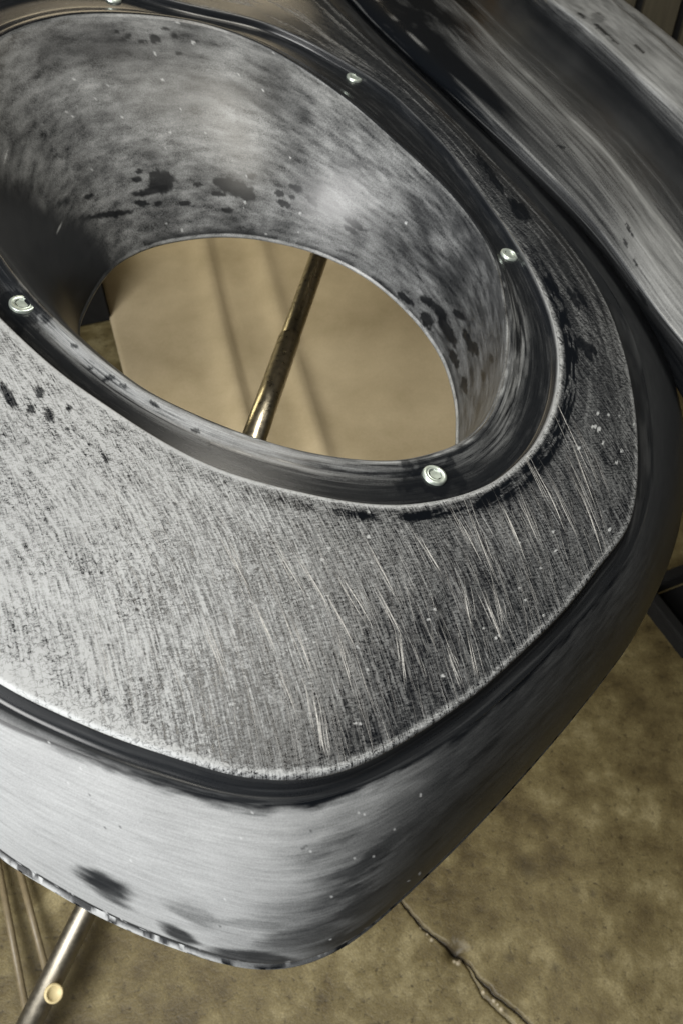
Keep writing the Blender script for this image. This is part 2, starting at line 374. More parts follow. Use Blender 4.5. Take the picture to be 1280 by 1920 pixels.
# swirls of cleaner plastic near the top left
dust -= (.30 * np.exp(-((x - 170) / 150)**2 - ((y - 90) / 45)**2) + .18 * np.exp(-((x - 300) / 90)**2 - ((y - 160) / 60)**2)) * (.4 + 1.2 * mott)
for i, (cx, cy, rx, ry, a) in enumerate([(440, 352, 44, 14, 22), (305, 340, 24, 22, 20), (285, 357, 36, 7, -12), (212, 401, 40, 6, -6), (160, 407, 16, 6, -8), (345, 381, 13, 5, 0), (297, 382, 8, 6, 0), (266, 380, 14, 6, 5), (258, 336, 11, 6, 0), (262, 320, 8, 5, 0), (120, 378, 14, 7, -20), (165, 368, 12, 5, -20), (428, 394, 11, 5, 10), (372, 346, 9, 4, 0), (410, 363, 14, 5, 10), (523, 362, 11, 6, 25), (556, 353, 14, 7, 25), (533, 382, 16, 6, 25), (548, 369, 7, 4, 0), (585, 378, 15, 5, 40), (590, 372, 5, 4, 0), (630, 382, 8, 4, 35), (665, 420, 24, 6, 35), (656, 430, 16, 5, 35), (475, 328, 5, 4, 0), (470, 332, 8, 4, 30), (290, 72, 12, 8, 35), (240, 68, 7, 5, 0), (230, 74, 8, 4, 0), (268, 76, 9, 4, 0), (310, 53, 9, 4, 0), (327, 66, 7, 4, 0), (335, 100, 8, 4, 0), (370, 76, 5, 3, 0), (217, 58, 6, 3, 0),
        (800, 563, 16, 8, 35), (838, 620, 34, 9, 62), (825, 585, 20, 8, 50), (860, 590, 14, 7, 45), (878, 640, 26, 7, 70), (800, 600, 20, 10, 55), (850, 670, 20, 7, 70), (892, 655, 15, 5, 75), (920, 672, 10, 4, 75), (905, 705, 10, 4, 80), (700, 530, 24, 7, 35), (760, 560, 18, 6, 40), (870, 720, 18, 6, 80)]):
    dust = dust * (1 - .92 * blob(F, cx, cy, rx, ry, a, i, .5))
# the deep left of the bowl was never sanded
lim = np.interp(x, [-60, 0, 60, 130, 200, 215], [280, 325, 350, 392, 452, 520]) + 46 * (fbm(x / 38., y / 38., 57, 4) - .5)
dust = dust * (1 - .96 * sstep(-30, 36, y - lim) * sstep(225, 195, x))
edge_band = np.zeros(F.nr); edge_band[:5] = [.5, .8, .85, .85, .7]
near = np.exp(-((F.v - F.v[4]) / .004)**2) * (np.arange(F.nr)[:, None] > 4)
dust = dust * (1 - .8 * near * (fbm(F.u * 50, F.v * 0, 5, 2) > .35))
dust[:5] = (1 - .9 * sstep(300, 190, x[:5]) * (y[:5] > 300)) * edge_band[:5, None] * (.65 + .5 * fbm(F.u[:5] * 120, F.v[:5] * 0 + 3, 8, 3))
for i in range(110):                                           # dust specks
    cx, cy = rng.uniform(0, 900), rng.uniform(40, 440); dust = np.where(np.hypot(x - cx, y - cy) < rng.uniform(1.2, 2.8), .95, dust) if i < 45 else dust
lipband = np.exp(-((F.v[-1:] - F.v) / .006)**2)
dust += .25 * lipband * (fbm(F.u * 40, F.v * 200, 15, 3) - .25)
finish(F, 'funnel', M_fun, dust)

# --- mounting channel: lip, flat floor with the rivet nuts, step up to the face
L, E_ = RU['lip'], RU['edge']; HC = -.0075
rows = [(L - .0002, -.0054), (L + .0006, -.0049), (L + .0016, -.0047), (L + .0028, -.0047)]
for t in np.linspace(0, 1, 12)[1:]:
    rows.append((lerp(L + .0028, lerp(L, E_, .34), t), -.0047 - .0028 * sstep(0, 1, t)))
for t in np.linspace(0, 1, 14)[1:]:
    rows.append((lerp(lerp(L, E_, .34), E_ - .0055, t), HC))
for t in np.linspace(0, np.pi / 2, 7)[1:]:                      # fillet
    rows.append((E_ - .0055 + .003 * np.sin(t), HC + .003 * (1 - np.cos(t))))
rows += [(E_ - .0023, -.0030), (E_ - .0021, -.0018)]
for t in np.linspace(0, np.pi / 2, 6)[1:]:
    rows.append((E_ - .0021 + .0014 * (1 - np.cos(t)), -.0018 + .0017 * np.sin(t)))
G = prep(rows, .0003)
fr = (np.hypot(G.p - CEN[0], G.q - CEN[1]) - L) / (E_ - L)
nearside = sstep(430, 640, G.y + .25 * G.x * 0)
str_ = fbm(G.u * 26, fr * 30, 61, 5)
dust = .015 + .03 * sstep(.5, .7, str_)
lipm = sstep(.50, .18, fr) * sstep(520, 660, G.y)
left = sstep(760, 350, G.x)
dust += lipm * (.14 + .40 * left) * sstep(.36, .62, str_ + .1 * left)
rt = sstep(880, 960, G.x) * sstep(480, 620, G.y) * sstep(.62, .3, fr) * sstep(.05, .15, fr)
dust += .34 * rt * sstep(.44, .66, fbm(G.u * 20, fr * 34, 62, 5))
# chipped bright line at the very lip
dust += .6 * np.exp(-((fr - .03) / .03)**2) * sstep(.42, .7, fbm(G.u * 45, fr * 8, 63, 3)) * sstep(450, 600, G.y)
dust *= 1 - .75 * np.maximum(blob(G, 42, 580, 46, 34, 35, 3, .8), blob(G, 813, 893, 60, 36, 0, 4, .8))
for i, (cx, cy, rx, ry, a) in enumerate([(207, 708, 9, 6, 0), (140, 648, 7, 4, 30), (170, 690, 6, 4, 0), (195, 712, 7, 4, 0), (290, 757, 13, 4, 35), (368, 808, 9, 5, 10), (400, 832, 12, 5, 20), (232, 724, 8, 4, 20)]):
    dust = dust * (1 - .8 * blob(G, cx, cy, rx, ry, a, i))
dust[-7:] = np.maximum(dust[-7:], (.15 + .55 * sstep(380, 620, G.y[-7:])) * np.linspace(0, 1, 7)[:, None])
finish(G, 'mounting_channel', M_chan, dust)

# --- face: broad sanded surface between channel and groove
O_ = RU['outer']
NR = 210
rows = [(E_ - .0007, -.0001)]
for t in np.linspace(0, 1, NR):
    rows.append((lerp(E_ + .0003, O_ - .0021, t), .0035 * 4 * t * (1 - t) * .6 + 0 * O_))
for t in np.linspace(0, np.pi / 2, 7)[1:]:
    rows.append((O_ - .0021 + .0021 * np.sin(t), -.0021 * (1 - np.cos(t))))
A = prep(rows, .0006)
x, y = A.x, A.y; nu = NU
rad = np.hypot(A.p - CEN[0], A.q - CEN[1]); tt = np.clip((rad - E_) / (O_ - E_), 0, 1)
farside = sstep(480, 200, y - .25 * (x - 600))                 # the far, still glossy part of the face
base = .84 - .82 * sstep(60, 980, x + .25 * (y - 1000)) - .14 * sstep(1150, 1420, y) * sstep(250, 450, x)
base += .16 * (fbm(A.p * 16, A.q * 16, 71, 4) - .5) + .10 * (fbm(A.p * 55, A.q * 55, 72, 4) - .5)
rightside = sstep(980, 1090, x) * sstep(900, 700, y)
base = lerp(base, .06 + .45 * (fbm(A.u * 14, A.v * 120, 73, 4) - .5), rightside)
base = lerp(base, .03 + .14 * sstep(.52, .7, fbm(A.u * 10, A.v * 160, 74, 4)), farside)
# sanding strokes, laid down one by one along a slowly turning direction
wh = np.zeros(A.nr * nu, np.float32); dk = np.zeros(A.nr * nu, np.float32)
vis = np.argwhere((x > -40) & (x < 1240) & (y > 540) & (y < 1500))
def stroke_field(px, py):
    """stroke direction (photo px) at a point"""
    a = 62 + 10 * sstep(400, 1300, py) - 22 * sstep(700, 200, px) * sstep(1150, 800, py) + 6 * sstep(900, 1200, px) + 14 * sstep(1100, 1350, py) * sstep(800, 300, px)
    return np.radians(a)
def lay(buf, n, lmin, lmax, amp0, amp1, dirfn, jitter, pts=None):
    if pts is None: s = vis[rng.integers(0, len(vis), n)]; sx = x[s[:, 0], s[:, 1]]; sy = y[s[:, 0], s[:, 1]]
    else: sx, sy = np.array(pts, float).T; n = len(sx)
    a = dirfn(sx, sy) + rng.normal(0, jitter, n); ln = lmin + (lmax - lmin) * rng.random(n)**2.2; am = rng.uniform(amp0, amp1, n)
    K = int(lmax / 1.2)
    for k in range(K):
        t = k * 1.2; on = t < ln
        cx = sx + np.cos(a) * t; cy = sy + np.sin(a) * t
        a = a + .0015 * rng.normal(0, 1, n)
        pq = to_plane(np.stack([cx, cy], -1)[on], .003) - CEN
        th = np.arctan2(pq[:, 1], pq[:, 0]); rr = np.hypot(pq[:, 0], pq[:, 1])
        ui = np.interp(th, np.concatenate([TU, [np.pi]]), np.arange(nu + 1)).round().astype(int) % nu
        vi = ((rr - E_[ui] - .0003) / (O_[ui] - .0024 - E_[ui]) * (NR - 1) + 1).round().astype(int)
        ok = (vi > 0) & (vi < NR)
        taper = np.sin(np.pi * np.clip(t / ln[on], 0, 1))**.6
        np.maximum.at(buf, vi[ok] * nu + ui[ok], (am[on] * taper)[ok])
lay(wh, 5200, 20, 150, .0, .42, stroke_field, .06)
lay(dk, 7500, 12, 110, .06, .36, stroke_field, .07)
cross = lambda a, b: stroke_field(a, b) - math.radians(76)
lay(wh, 2600, 8, 40, .0, .26, cross, .12)
lay(dk, 2600, 8, 40, .08, .30, cross, .12)
anyd = lambda a, b: rng.uniform(0, np.pi, np.shape(a))
lay(dk, 3600, 4, 16, .15, .45, anyd, .1)
# the long deep scratches that stand out one by one
SC = [(880, 950, 930, 1090), (1080, 905, 1132, 1035), (1035, 905, 1085, 1010), (905, 1120, 945, 1205), (868, 1100, 885, 1180), (925, 1095, 945, 1180), (745, 1180, 762, 1280), (600, 1330, 612, 1415), (582, 1290, 604, 1400), (835, 1205, 870, 1285), (690, 1030, 740, 1120), (785, 1000, 830, 1080), (700, 1095, 755, 1200), (615, 1120, 665, 1215), (640, 1080, 700, 1180), (560, 1050, 620, 1150), (500, 1000, 580, 1130), (470, 1120, 520, 1230), (540, 1160, 590, 1280), (520, 1250, 560, 1350), (630, 1200, 660, 1290), (880, 1190, 900, 1270), (860, 970, 905, 1060), (1000, 870, 1060, 1000), (940, 940, 985, 1050), (975, 930, 1010, 1020), (420, 1010, 470, 1110), (380, 1160, 420, 1270), (1050, 760, 1110, 900), (1070, 820, 1120, 960)]
wh = wh.reshape(A.nr, nu); dk = dk.reshape(A.nr, nu)
# widen a little towards round strokes
fade = (1 - farside) * (1 - .55 * rightside)
lowb = sstep(.05, .55, base)
dust = np.maximum(base, .035) + (wh * (.34 + .68 * lowb) - dk * .85 * lowb) * fade
# sharp sanded-through borders
lp = sstep(380, 700, y)
dust += lp * .75 * np.exp(-((rad - E_) / .0016)**2) - lp * .28 * np.exp(-((rad - E_ - .008) / .004)**2) * sstep(.35, .6, fbm(A.u * 60, A.v * 300, 75, 3))
ob = lp * (.25 + .5 * sstep(1200, 300, x)); wob = .0016 + .005 * sstep(400, 0, x)
dust += ob * np.exp(-((O_ - .002 - rad) / wob)**2) * (.25 + 1.5 * fbm(A.u * 90, A.v * 220, 76, 3))
for i, (cx, cy, rx, ry, a) in enumerate([(828, 1180, 22, 8, 72), (818, 1135, 13, 6, 65), (15, 740, 28, 11, 58), (75, 735, 12, 8, 60), (58, 767, 10, 7, 60), (92, 778, 14, 8, 65), (130, 765, 8, 5, 60), (128, 805, 5, 4, 60), (200, 861, 7, 5, 40), (328, 944, 4, 3, 0),
        (1095, 650, 30, 9, 55), (1112, 655, 12, 5, 60), (975, 395, 24, 12, 50), (960, 380, 14, 6, 50), (925, 335, 34, 6, 56), (900, 300, 20, 6, 50), (1035, 530, 26, 6, 62), (1075, 560, 24, 6, 60), (1060, 600, 18, 5, 60), (1090, 560, 22, 5, 58)]):
    dust = dust * (1 - .9 * blob(A, cx, cy, rx, ry, a, i, .5))
for cx, cy in [(614, 1028), (815, 1143), (434, 1356), (674, 1357), (1085, 960 - 120), (1115, 800), (1120, 775), (1140, 778), (1160, 780), (1122, 805), (1130, 830), (1165, 845), (1155, 868), (1110, 800), (1188, 795), (973, 1103), (985, 1125), (905, 1178), (930, 1196), (690, 960), (972, 1018)] + [(rng.uniform(200, 1150), rng.uniform(950, 1400)) for _ in range(50)]:
    dust = np.where(np.hypot(x - cx, y - cy) < rng.uniform(1.6, 3.6), .95, dust)
ca, sa = math.cos(math.radians(67)), math.sin(math.radians(67))
uu_, vv_ = A.p * ca - A.q * sa, A.p * sa + A.q * ca
uvp = np.stack([uu_, vv_ + .55 * uu_ * uu_ + .25 * uu_ * vv_], -1)
face_o = finish(A, 'face', M_face, dust, uvp)

# long deep scratches: thin furrows of dust following the face
def surf(px, py):
    pq = to_plane(np.stack([px, py], -1), .002) - CEN
    th = np.arctan2(pq[:, 1], pq[:, 0]); rr = np.hypot(pq[:, 0], pq[:, 1])
    u = np.interp(th, np.concatenate([TU, [np.pi]]), np.arange(nu + 1)) % nu; u0 = np.floor(u).astype(int) % nu; u1 = (u0 + 1) % nu; fu = (u - np.floor(u))
    e, o = E_[u0] * (1 - fu) + E_[u1] * fu, O_[u0] * (1 - fu) + O_[u1] * fu
    v = (rr - e - .0003) / (o - .0024 - e) * (NR - 1) + 1
    v = np.clip(v, 1, NR - 1); v0 = np.floor(v).astype(int); fv = (v - v0)[:, None]; fu = fu[:, None]
    W = A.W; return (W[v0, u0] * (1 - fu) + W[v0, u1] * fu) * (1 - fv) + (W[v0 + 1, u0] * (1 - fu) + W[v0 + 1, u1] * fu) * fv
SV, SF, SA = [], [], []
def ribbon(ax, ay, bx, by, wpx, op, bend=0.):
    n = max(6, int(math.hypot(bx - ax, by - ay) / 7)); t = np.linspace(0, 1, n)
    L_ = math.hypot(bx - ax, by - ay); nx_, ny_ = -(by - ay) / L_, (bx - ax) / L_
    cx = ax + (bx - ax) * t + nx_ * bend * np.sin(np.pi * t); cy = ay + (by - ay) * t + ny_ * bend * np.sin(np.pi * t)
    if op > .3 and np.any((cx > 1195) | (cy < 560)): return
    c = surf(cx, cy); tg = np.gradient(c, axis=0); sd = np.cross(NV, tg); sd /= np.linalg.norm(sd, axis=1)[:, None]
    wd = wpx * .00024 * np.sin(np.pi * (.04 + .92 * t))**.7
    b0 = sum(len(q) for q in SV); fade = op * np.sin(np.pi * (.05 + .9 * t**1.25))
    SV.append(np.concatenate([c - sd * wd[:, None] + NV * .00008, c + sd * wd[:, None] + NV * .00008])); SA.append(np.concatenate([fade, fade]))
    k = np.arange(n - 1); SF.append(np.stack([b0 + k, b0 + k + 1, b0 + n + k + 1, b0 + n + k], -1))
for ax, ay, bx, by in SC:
    ribbon(ax, ay, bx, by, rng.uniform(.8, 1.7), rng.uniform(.75, 1.0), rng.normal(0, 2))
    for o in range(4):
        j = rng.normal(0, 6); t0 = rng.uniform(-.6, .3); t1 = rng.uniform(.5, 1.2); an = rng.normal(0, .03) * math.hypot(bx - ax, by - ay)
        ribbon(ax + (bx - ax) * t0 + j, ay + (by - ay) * t0, ax + (bx - ax) * t1 + j + an, ay + (by - ay) * t1, rng.uniform(.4, .9), rng.uniform(.4, .9), rng.normal(0, 2))
for k in range(1700):
    sx, sy = rng.uniform(150, 1120), rng.uniform(820, 1400)
    q = to_plane(np.array([sx, sy]), .002) - CEN; tq = np.interp(math.atan2(q[1], q[0]), TU, np.arange(nu)); uu = int(tq) % nu
    tv_ = (math.hypot(*q) - E_[uu]) / (O_[uu] - E_[uu])
    if not .04 < tv_ < .8: continue
    a = float(stroke_field(sx, sy)) + rng.normal(0, .07); ln = 30 + 230 * rng.random()**2.2
    ribbon(sx, sy, sx + math.cos(a) * ln, sy + math.sin(a) * ln, rng.uniform(.22, .5), (.12 + .6 * rng.random()**1.8), rng.normal(0, 2.5))
scr = link('scratches', mesh_arrays('scratches', np.concatenate(SV) - BASE, np.concatenate(SF), M_scr, {'fade': np.concatenate(SA)}), panel)
scr['kind'] = 'stuff'

# --- groove: step down from the face and glossy ledge
S_ = RU['shoulder']
rows = [(O_, -.0021), (O_ + .0003, -.0045), (O_ + .0004, -.0085)]
for t in np.linspace(0, np.pi / 2, 8)[1:]:
    rows.append((O_ + .0004 + .0028 * (1 - np.cos(t)), -.0085 - .0045 * np.sin(t)))
a0 = O_ + .0032
for t in np.linspace(0, 1, 10)[1:]:
    rows.append((lerp(a0, np.maximum(S_, a0 + .001), t), -.0130 - .0012 * t * t))
D = prep(rows, .0003)
fr = (np.arange(D.nr) / (D.nr - 1))[:, None]
dust = .02 + .05 * sstep(.5, .75, fbm(D.u * 16, fr * 14, 81, 4)) + .22 * sstep(.55, 1, fr) * sstep(.45, .65, fbm(D.u * 60, fr * 3, 82, 3)) * sstep(700, 100, D.x) * sstep(1000, 1200, D.y)
dust += .25 * sstep(180, 0, D.x) * sstep(.5, .9, fr) * sstep(1000, 1200, D.y)  # grey reflection at the ledge's left end, put in as dust
finish(D, 'groove', M_groove, dust)

# --- skirt: falls away to the bottom rim
Q_ = RU['rim']; S0 = np.maximum(S_, a0 + .001)
rows = []
for t in np.linspace(0, 1, 90):
    sl = .50 * t + .50 * math.sin(t * math.pi / 2); hl = .50 * t + .50 * (1 - math.cos(t * math.pi / 2))
    rows.append((lerp(S0, Q_ - .0012, sl), -.0142 + (-.080 + .0142) * hl))
rows += [(Q_ - .0016, -.0812), (Q_ - .0022, -.0822), (Q_ - .0020, -.0836), (Q_ - .0004, -.0843), (Q_, -.0852), (Q_ - .0003, -.0864), (Q_ - .002, -.0868), (Q_ - .012, -.0862)]
K = prep(rows, .0010)
x, y = K.x, K.y; t = (np.arange(K.nr) / 89.)[:, None] * np.ones((1, NU))
brush = fbm(K.u * 18, K.v * 110, 91, 4); fi = fbm(K.u * 70, K.v * 240, 92, 3)
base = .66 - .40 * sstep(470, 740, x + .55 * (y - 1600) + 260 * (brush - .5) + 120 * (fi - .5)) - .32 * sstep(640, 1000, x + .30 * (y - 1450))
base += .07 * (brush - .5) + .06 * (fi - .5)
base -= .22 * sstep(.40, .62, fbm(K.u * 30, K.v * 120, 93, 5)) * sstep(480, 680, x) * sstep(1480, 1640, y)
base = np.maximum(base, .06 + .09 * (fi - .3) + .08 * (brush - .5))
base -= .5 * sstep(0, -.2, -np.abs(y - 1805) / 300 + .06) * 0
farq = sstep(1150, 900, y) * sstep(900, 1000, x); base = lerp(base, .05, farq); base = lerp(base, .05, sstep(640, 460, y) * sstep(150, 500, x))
dust = base
for i, (cx, cy, rx, ry, a, am) in enumerate([(205, 1668, 72, 20, 32, .9), (185, 1650, 60, 14, 20, .5), (335, 1752, 42, 15, 26, .9), (365, 1720, 60, 16, 24, .45), (470, 1795, 90, 12, 8, .85), (560, 1760, 90, 22, -12, .55), (570, 1590, 10, 2.5, -30, .7), (480, 1735, 60, 10, 5, .35)]):
    c_, s_ = math.cos(math.radians(a)), math.sin(math.radians(a)); dx, dy = x - cx, y - cy
    d = np.hypot((dx * c_ + dy * s_) / rx, (-dx * s_ + dy * c_) / ry) + .9 * (brush - .5) + .9 * (fi - .5)
    dust = dust * (1 - am * sstep(1.25, .55, d))
dust = dust * lerp(np.ones_like(t), sstep(0, .07, t + .10 * (fi - .5)), sstep(0, 100, y - 1000))
# rolled edge: dark channel and chipped cut edge
leftpart = sstep(520, 330, x)
dust[88:93] = lerp(dust[88:93], .04 + .9 * sstep(.64, .72, fbm(K.u[88:93] * 260, t[88:93] * 40, 94, 4)), .4 + .6 * leftpart[88:93])
dust[93:] = (.2 + .65 * leftpart[93:]) * sstep(.34, .48, fbm(K.u[93:] * 180, t[93:] * 30, 95, 4))
for i in range(70):
    cx, cy = rng.uniform(0, 800), rng.uniform(1380, 1800); dust = np.where(np.hypot(x - cx, y - cy) < rng.uniform(1., 2.4), .95 if i % 3 else .2, dust)
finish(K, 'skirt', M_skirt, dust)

# --- outer flange: ridges and a hollow beyond the groove
FL = [(-.050, [(545, -75), (640, 22), (735, 115), (935, 305), (1085, 455), (1182, 590), (1300, 780), (1420, 1000)], .03),
      (-.030, [(560, -85), (648, 8), (742, 102), (944, 292), (1095, 440), (1195, 572), (1315, 740), (1440, 950)], .03),
      (-.008, [(590, -85), (672, 12), (765, 105), (962, 285), (1106, 430), (1212, 568), (1330, 715), (1450, 900)], .16),
      (.003, [(640, -75), (722, 15), (805, 98), (1000, 292), (1118, 420), (1240, 588), (1350, 720), (1460, 860)], .15),
      (.007, [(720, -70), (800, 10), (880, 95), (1035, 250), (1140, 370), (1255, 530), (1370, 670), (1480, 810)], .20),
      (.003, [(775, -70), (868, 20), (980, 134), (1062, 215), (1140, 293), (1215, 390), (1300, 500), (1440, 690)], .22),
      (-.010, [(820, -70), (905, 20), (1000, 108), (1069, 169), (1130, 225), (1200, 300), (1300, 430), (1440, 620)], .05),
      (-.020, [(880, -70), (960, 15), (1048, 100), (1122, 160), (1185, 215), (1250, 290), (1340, 390), (1450, 540)], .02),
      (-.017, [(930, -65), (1000, 8), (1075, 75), (1150, 142), (1225, 220), (1290, 285), (1370, 370), (1465, 480)], .02),
      (-.004, [(960, -65), (1025, 3), (1092, 58), (1168, 130), (1250, 208), (1310, 268), (1390, 340), (1475, 430)], .2),
      (.004, [(985, -65), (1048, 2), (1105, 46), (1185, 122), (1264, 190), (1325, 245), (1405, 320), (1490, 400)], .55),
      (.006, [(1075, -65), (1141, 0), (1190, 43), (1235, 80), (1280, 118), (1345, 172), (1420, 240), (1510, 320)], .58),
      (.003, [(1080, -67), (1146, -2), (1194, 38), (1239, 74), (1284, 112), (1350, 166), (1425, 233), (1515, 313)], .25),
      (.003, [(1088, -70), (1153, -5), (1199, 31), (1243, 66), (1290, 104), (1356, 157), (1430, 224), (1520, 303)], .7),
      (-.004, [(1096, -72), (1162, -6), (1205, 27), (1249, 62), (1296, 100), (1362, 152), (1436, 218), (1526, 297)], .6)]
NS = 580
cur = []
for h, pts, du in FL:
    pts = pts + [(pts[-1][0] + 170, pts[-1][1] + 300)]  # extra run out of view, added to shade the floor at right
    c = catmull(to_plane(pts, h), NS); cur.append(np.concatenate([c, np.full((NS, 1), h), np.full((NS, 1), du)], 1))
last = cur[-1].copy(); tg = np.gradient(last[:, :2], axis=0); tg /= np.linalg.norm(tg, axis=1)[:, None]
out = np.stack([-tg[:, 1], tg[:, 0]], 1); out *= np.sign((out * (last[:, :2] - CEN)).sum(1))[:, None]
for o, h in ((.004, -.03), (.012, -.08)):
    n_ = last.copy(); n_[:, :2] += out * o; n_[:, 2] = h; n_[:, 3] = .3; cur.append(n_)
cur = np.array(cur)
cum = [0, .6, 1.2, 2.2, 3.2, 4.2, 5.2, 6.2, 7.2, 7.9, 8.5, 9.7, 10., 10.3, 10.6, 11.2, 12]
NRF = 190; tv = np.linspace(0, 12, NRF); idx = np.interp(tv, cum, np.arange(len(cum)))
i0 = np.minimum(idx.astype(int), len(cum) - 2); f = (idx - i0)[:, None, None]
g = lambda j: cur[np.clip(j, 0, len(cum) - 1)]
a_, b_, c_, d_ = g(i0 - 1), g(i0), g(i0 + 1), g(i0 + 2)
tens = .35
S = b_ + f * tens * (c_ - a_) + f**2 * (-3 * b_ + 3 * c_ - tens * (2 * (c_ - a_) + (d_ - b_))) + f**3 * (2 * b_ - 2 * c_ + tens * ((c_ - a_) + (d_ - b_)))
P = Part(); P.nr = NRF; P.p, P.q, P.h, du_ = S[..., 0], S[..., 1], S[..., 2], S[..., 3]
P.h = P.h + .0009 * (fbm(P.p * 10 + 30, P.q * 10 + 30, 33, 3) - .5)
P.W = to_world(P.p, P.q, P.h); P.x, P.y = project(P.W)
P.u = np.cumsum(np.linalg.norm(np.diff(P.W[NRF // 2], axis=0, prepend=P.W[NRF // 2][:1]), axis=1))[None] * np.ones((NRF, 1))
P.v = tv[:, None] * .02 * np.ones((1, NS))
sn = fbm(P.u * 16, P.v * 260, 101, 4)
dust = du_ + (.6 * (sn - .5) + .35 * (fbm(P.u * 5, P.v * 22, 102, 3) - .5)) * sstep(.03, .3, du_)
dust -= .22 * sstep(1000, 800, P.x) * (tv[:, None] < 5)
crest = sstep(1.6, 2.6, tv)[:, None] * sstep(5.0, 3.9, tv)[:, None]
dust += crest * .34 * sstep(1120, 1250, P.x)  # bright sheen at the crest's right end, painted in as dust
for t0, wd_, am_ in ((2.15, .10, .40), (4.25, .10, .35), (5.25, .10, .12), (8.45, .08, .25), (1.25, .06, .35)):  # pale highlights along the ridges, painted as thin sanded lines
    dust += am_ * np.exp(-((tv[:, None] - t0) / wd_)**2) * sstep(.3, .62, fbm(P.u * 14, P.v * 60 + 9, 104, 4))
for i, (cx, cy, rx, ry, a, am) in enumerate([(1198, 90, 12, 2.5, 38, .9), (1120, 32, 12, 8, 30, .5), (1128, 55, 20, 4, 38, .8), (1150, 75, 14, 2.5, 40, .7), (1090, 28, 10, 3, 35, .8), (1180, 430, 14, 3, 60, .8), (1172, 455, 10, 3, 70, .8), (1052, 275, 9, 3, 20, .8), (780, 110, 70, 5, 48, .7), (800, 60, 50, 4, 48, .6), (1190, 490, 10, 2.5, 70, .8), (1205, 560, 20, 3, 60, .7), (945, 250, 40, 4, 45, .6), (905, 220, 40, 4, 48, .6)]):
    dust = dust * (1 - am * blob(P, cx, cy, rx, ry, a, i, .5))
for i in range(60):
    cx, cy = rng.uniform(850, 1280), rng.uniform(60, 620); dust = np.where((np.hypot(P.x - cx, P.y - cy) < rng.uniform(.8, 2.2)) & (du_ > .25), .9, dust)
me = mesh_arrays('outer_flange', (P.W - BASE).reshape(-1, 3), grid_faces(NRF, NS, False), M_flange, {'dust': np.clip(dust, 0, 1)}, np.stack([P.u, P.v], -1).reshape(-1, 2))
link('outer_flange', me, panel)

# --- rivet nuts pressed into the channel
def lathe(prof, seg=32, hexin=None):
    bm = bmesh.new(); rings = []
    for r, zz in prof: rings.append([bm.verts.new((r * math.cos(2 * math.pi * k / seg), r * math.sin(2 * math.pi * k / seg), zz)) for k in range(seg)])
    for a, b in zip(rings[:-1], rings[1:]):
        for k in range(seg): bm.faces.new((a[k], a[(k + 1) % seg], b[(k + 1) % seg], b[k]))
    return bm, rings
def from_bm(name, bm, mat, smooth=True):
    me = bpy.data.meshes.new(name); bmesh.ops.recalc_face_normals(bm, faces=bm.faces); bm.to_mesh(me); bm.free()
    me.materials.append(mat)
    for p in me.polygons: p.use_smooth = smooth
    return me
bm, _ = lathe([(.0067, -.0025), (.0067, .0003), (.0063, .0007), (.0057, .0008), (.0049, .0008), (.0046, .0006), (.0044, .0005), (.0041, .0008), (.0038, .0007), (.0036, .0003)], 40)
nut_me = from_bm('rivet_nut', bm, M_zinc)
bm, rings = lathe([(.0037, .0006), (.0033, .0002), (.0031, .0001)], 6)
bm.faces.new(rings[-1]); sock_me = from_bm('socket', bm, M_zinc, False)
Rm = Matrix((XV, YV, NV)).transposed().to_4x4()
for i, (a, b, rot) in enumerate([(42, 573, 10), (813, 893, 40), (953, 479, 70), (663, 147, 20), (212, -2, 0)]):
    pq = to_plane(np.array([a, b], float), HC)
    wp = to_world(pq[0], pq[1], np.array(HC + .0014)) - BASE
    o = link('rivet_nut', nut_me, panel)
    o.matrix_local = Matrix.Translation(Vector(wp)) @ Rm @ Matrix.Rotation(math.radians(rot), 4, 'Z') @ Matrix.Diagonal((1.1, 1.1, 1, 1))
    s = link('socket', sock_me, o)

# ------------------------------------------------------------------ the stand below
def tube(a, b, r, seg=20, caps=True):
    a, b = Vector(a), Vector(b); d = b - a; bm = bmesh.new()
    bmesh.ops.create_cone(bm, cap_ends=caps, segments=seg, radius1=r, radius2=r, depth=d.length)
    bmesh.ops.transform(bm, matrix=Matrix.Translation((a + b) / 2) @ d.to_track_quat('Z', 'Y').to_matrix().to_4x4(), verts=bm.verts)
    return bm
SB = Vector((0, .3, 0)); stand = empty('metal_stand', SB)
tag(stand, 'chrome tube stand under the black panel, one bar crossing the oval opening', 'stand')
def stube(name, a, b, r, mat=None):
    return link(name, from_bm(name, tube(Vector(a) - SB, Vector(b) - SB, r), mat or M_chrome), stand)
def under(p, q, h):                              # point below the panel
    return Vector(to_world(np.array(p), np.array(q), np.array(h)))
ra = to_level(np.array([600., 475.]), .58); rb = to_level(np.array([482., 805.]), .58); dr = (rb - ra) / np.linalg.norm(rb - ra)
ZB = .58
legs = [(under(-.14, -.05, -.0075), Vector((-.20, .20, .0))), (under(.075, -.055, -.0075), Vector((.09, .20, .0))),
        (under(-.25, .70, -.0075), Vector((-.60, .85, .0))), (under(-.08, .72, -.0075), Vector((.33, .80, .0)))]
mid = []
for a, b in legs:
    dd = (b - a).normalized()
    stube('leg', a + dd * .012, b - dd * .028, .009)
    stube('pad', a, a + dd * .014, .013, M_rubber)
    bm = bmesh.new(); bmesh.ops.create_cone(bm, cap_ends=True, segments=20, radius1=.016, radius2=.011, depth=.04)
    bmesh.ops.translate(bm, vec=b - SB + Vector((0, 0, .0205)), verts=bm.verts); link('rubber_foot', from_bm('rubber_foot', bm, M_rubber), stand)
    mid.append(a + (b - a) * ((a.z - ZB) / (a.z - b.z)))
stube('crossbar', mid[0], mid[1], .008); stube('crossbar', mid[2], mid[3], .008)
slope = dr[0] / dr[1]
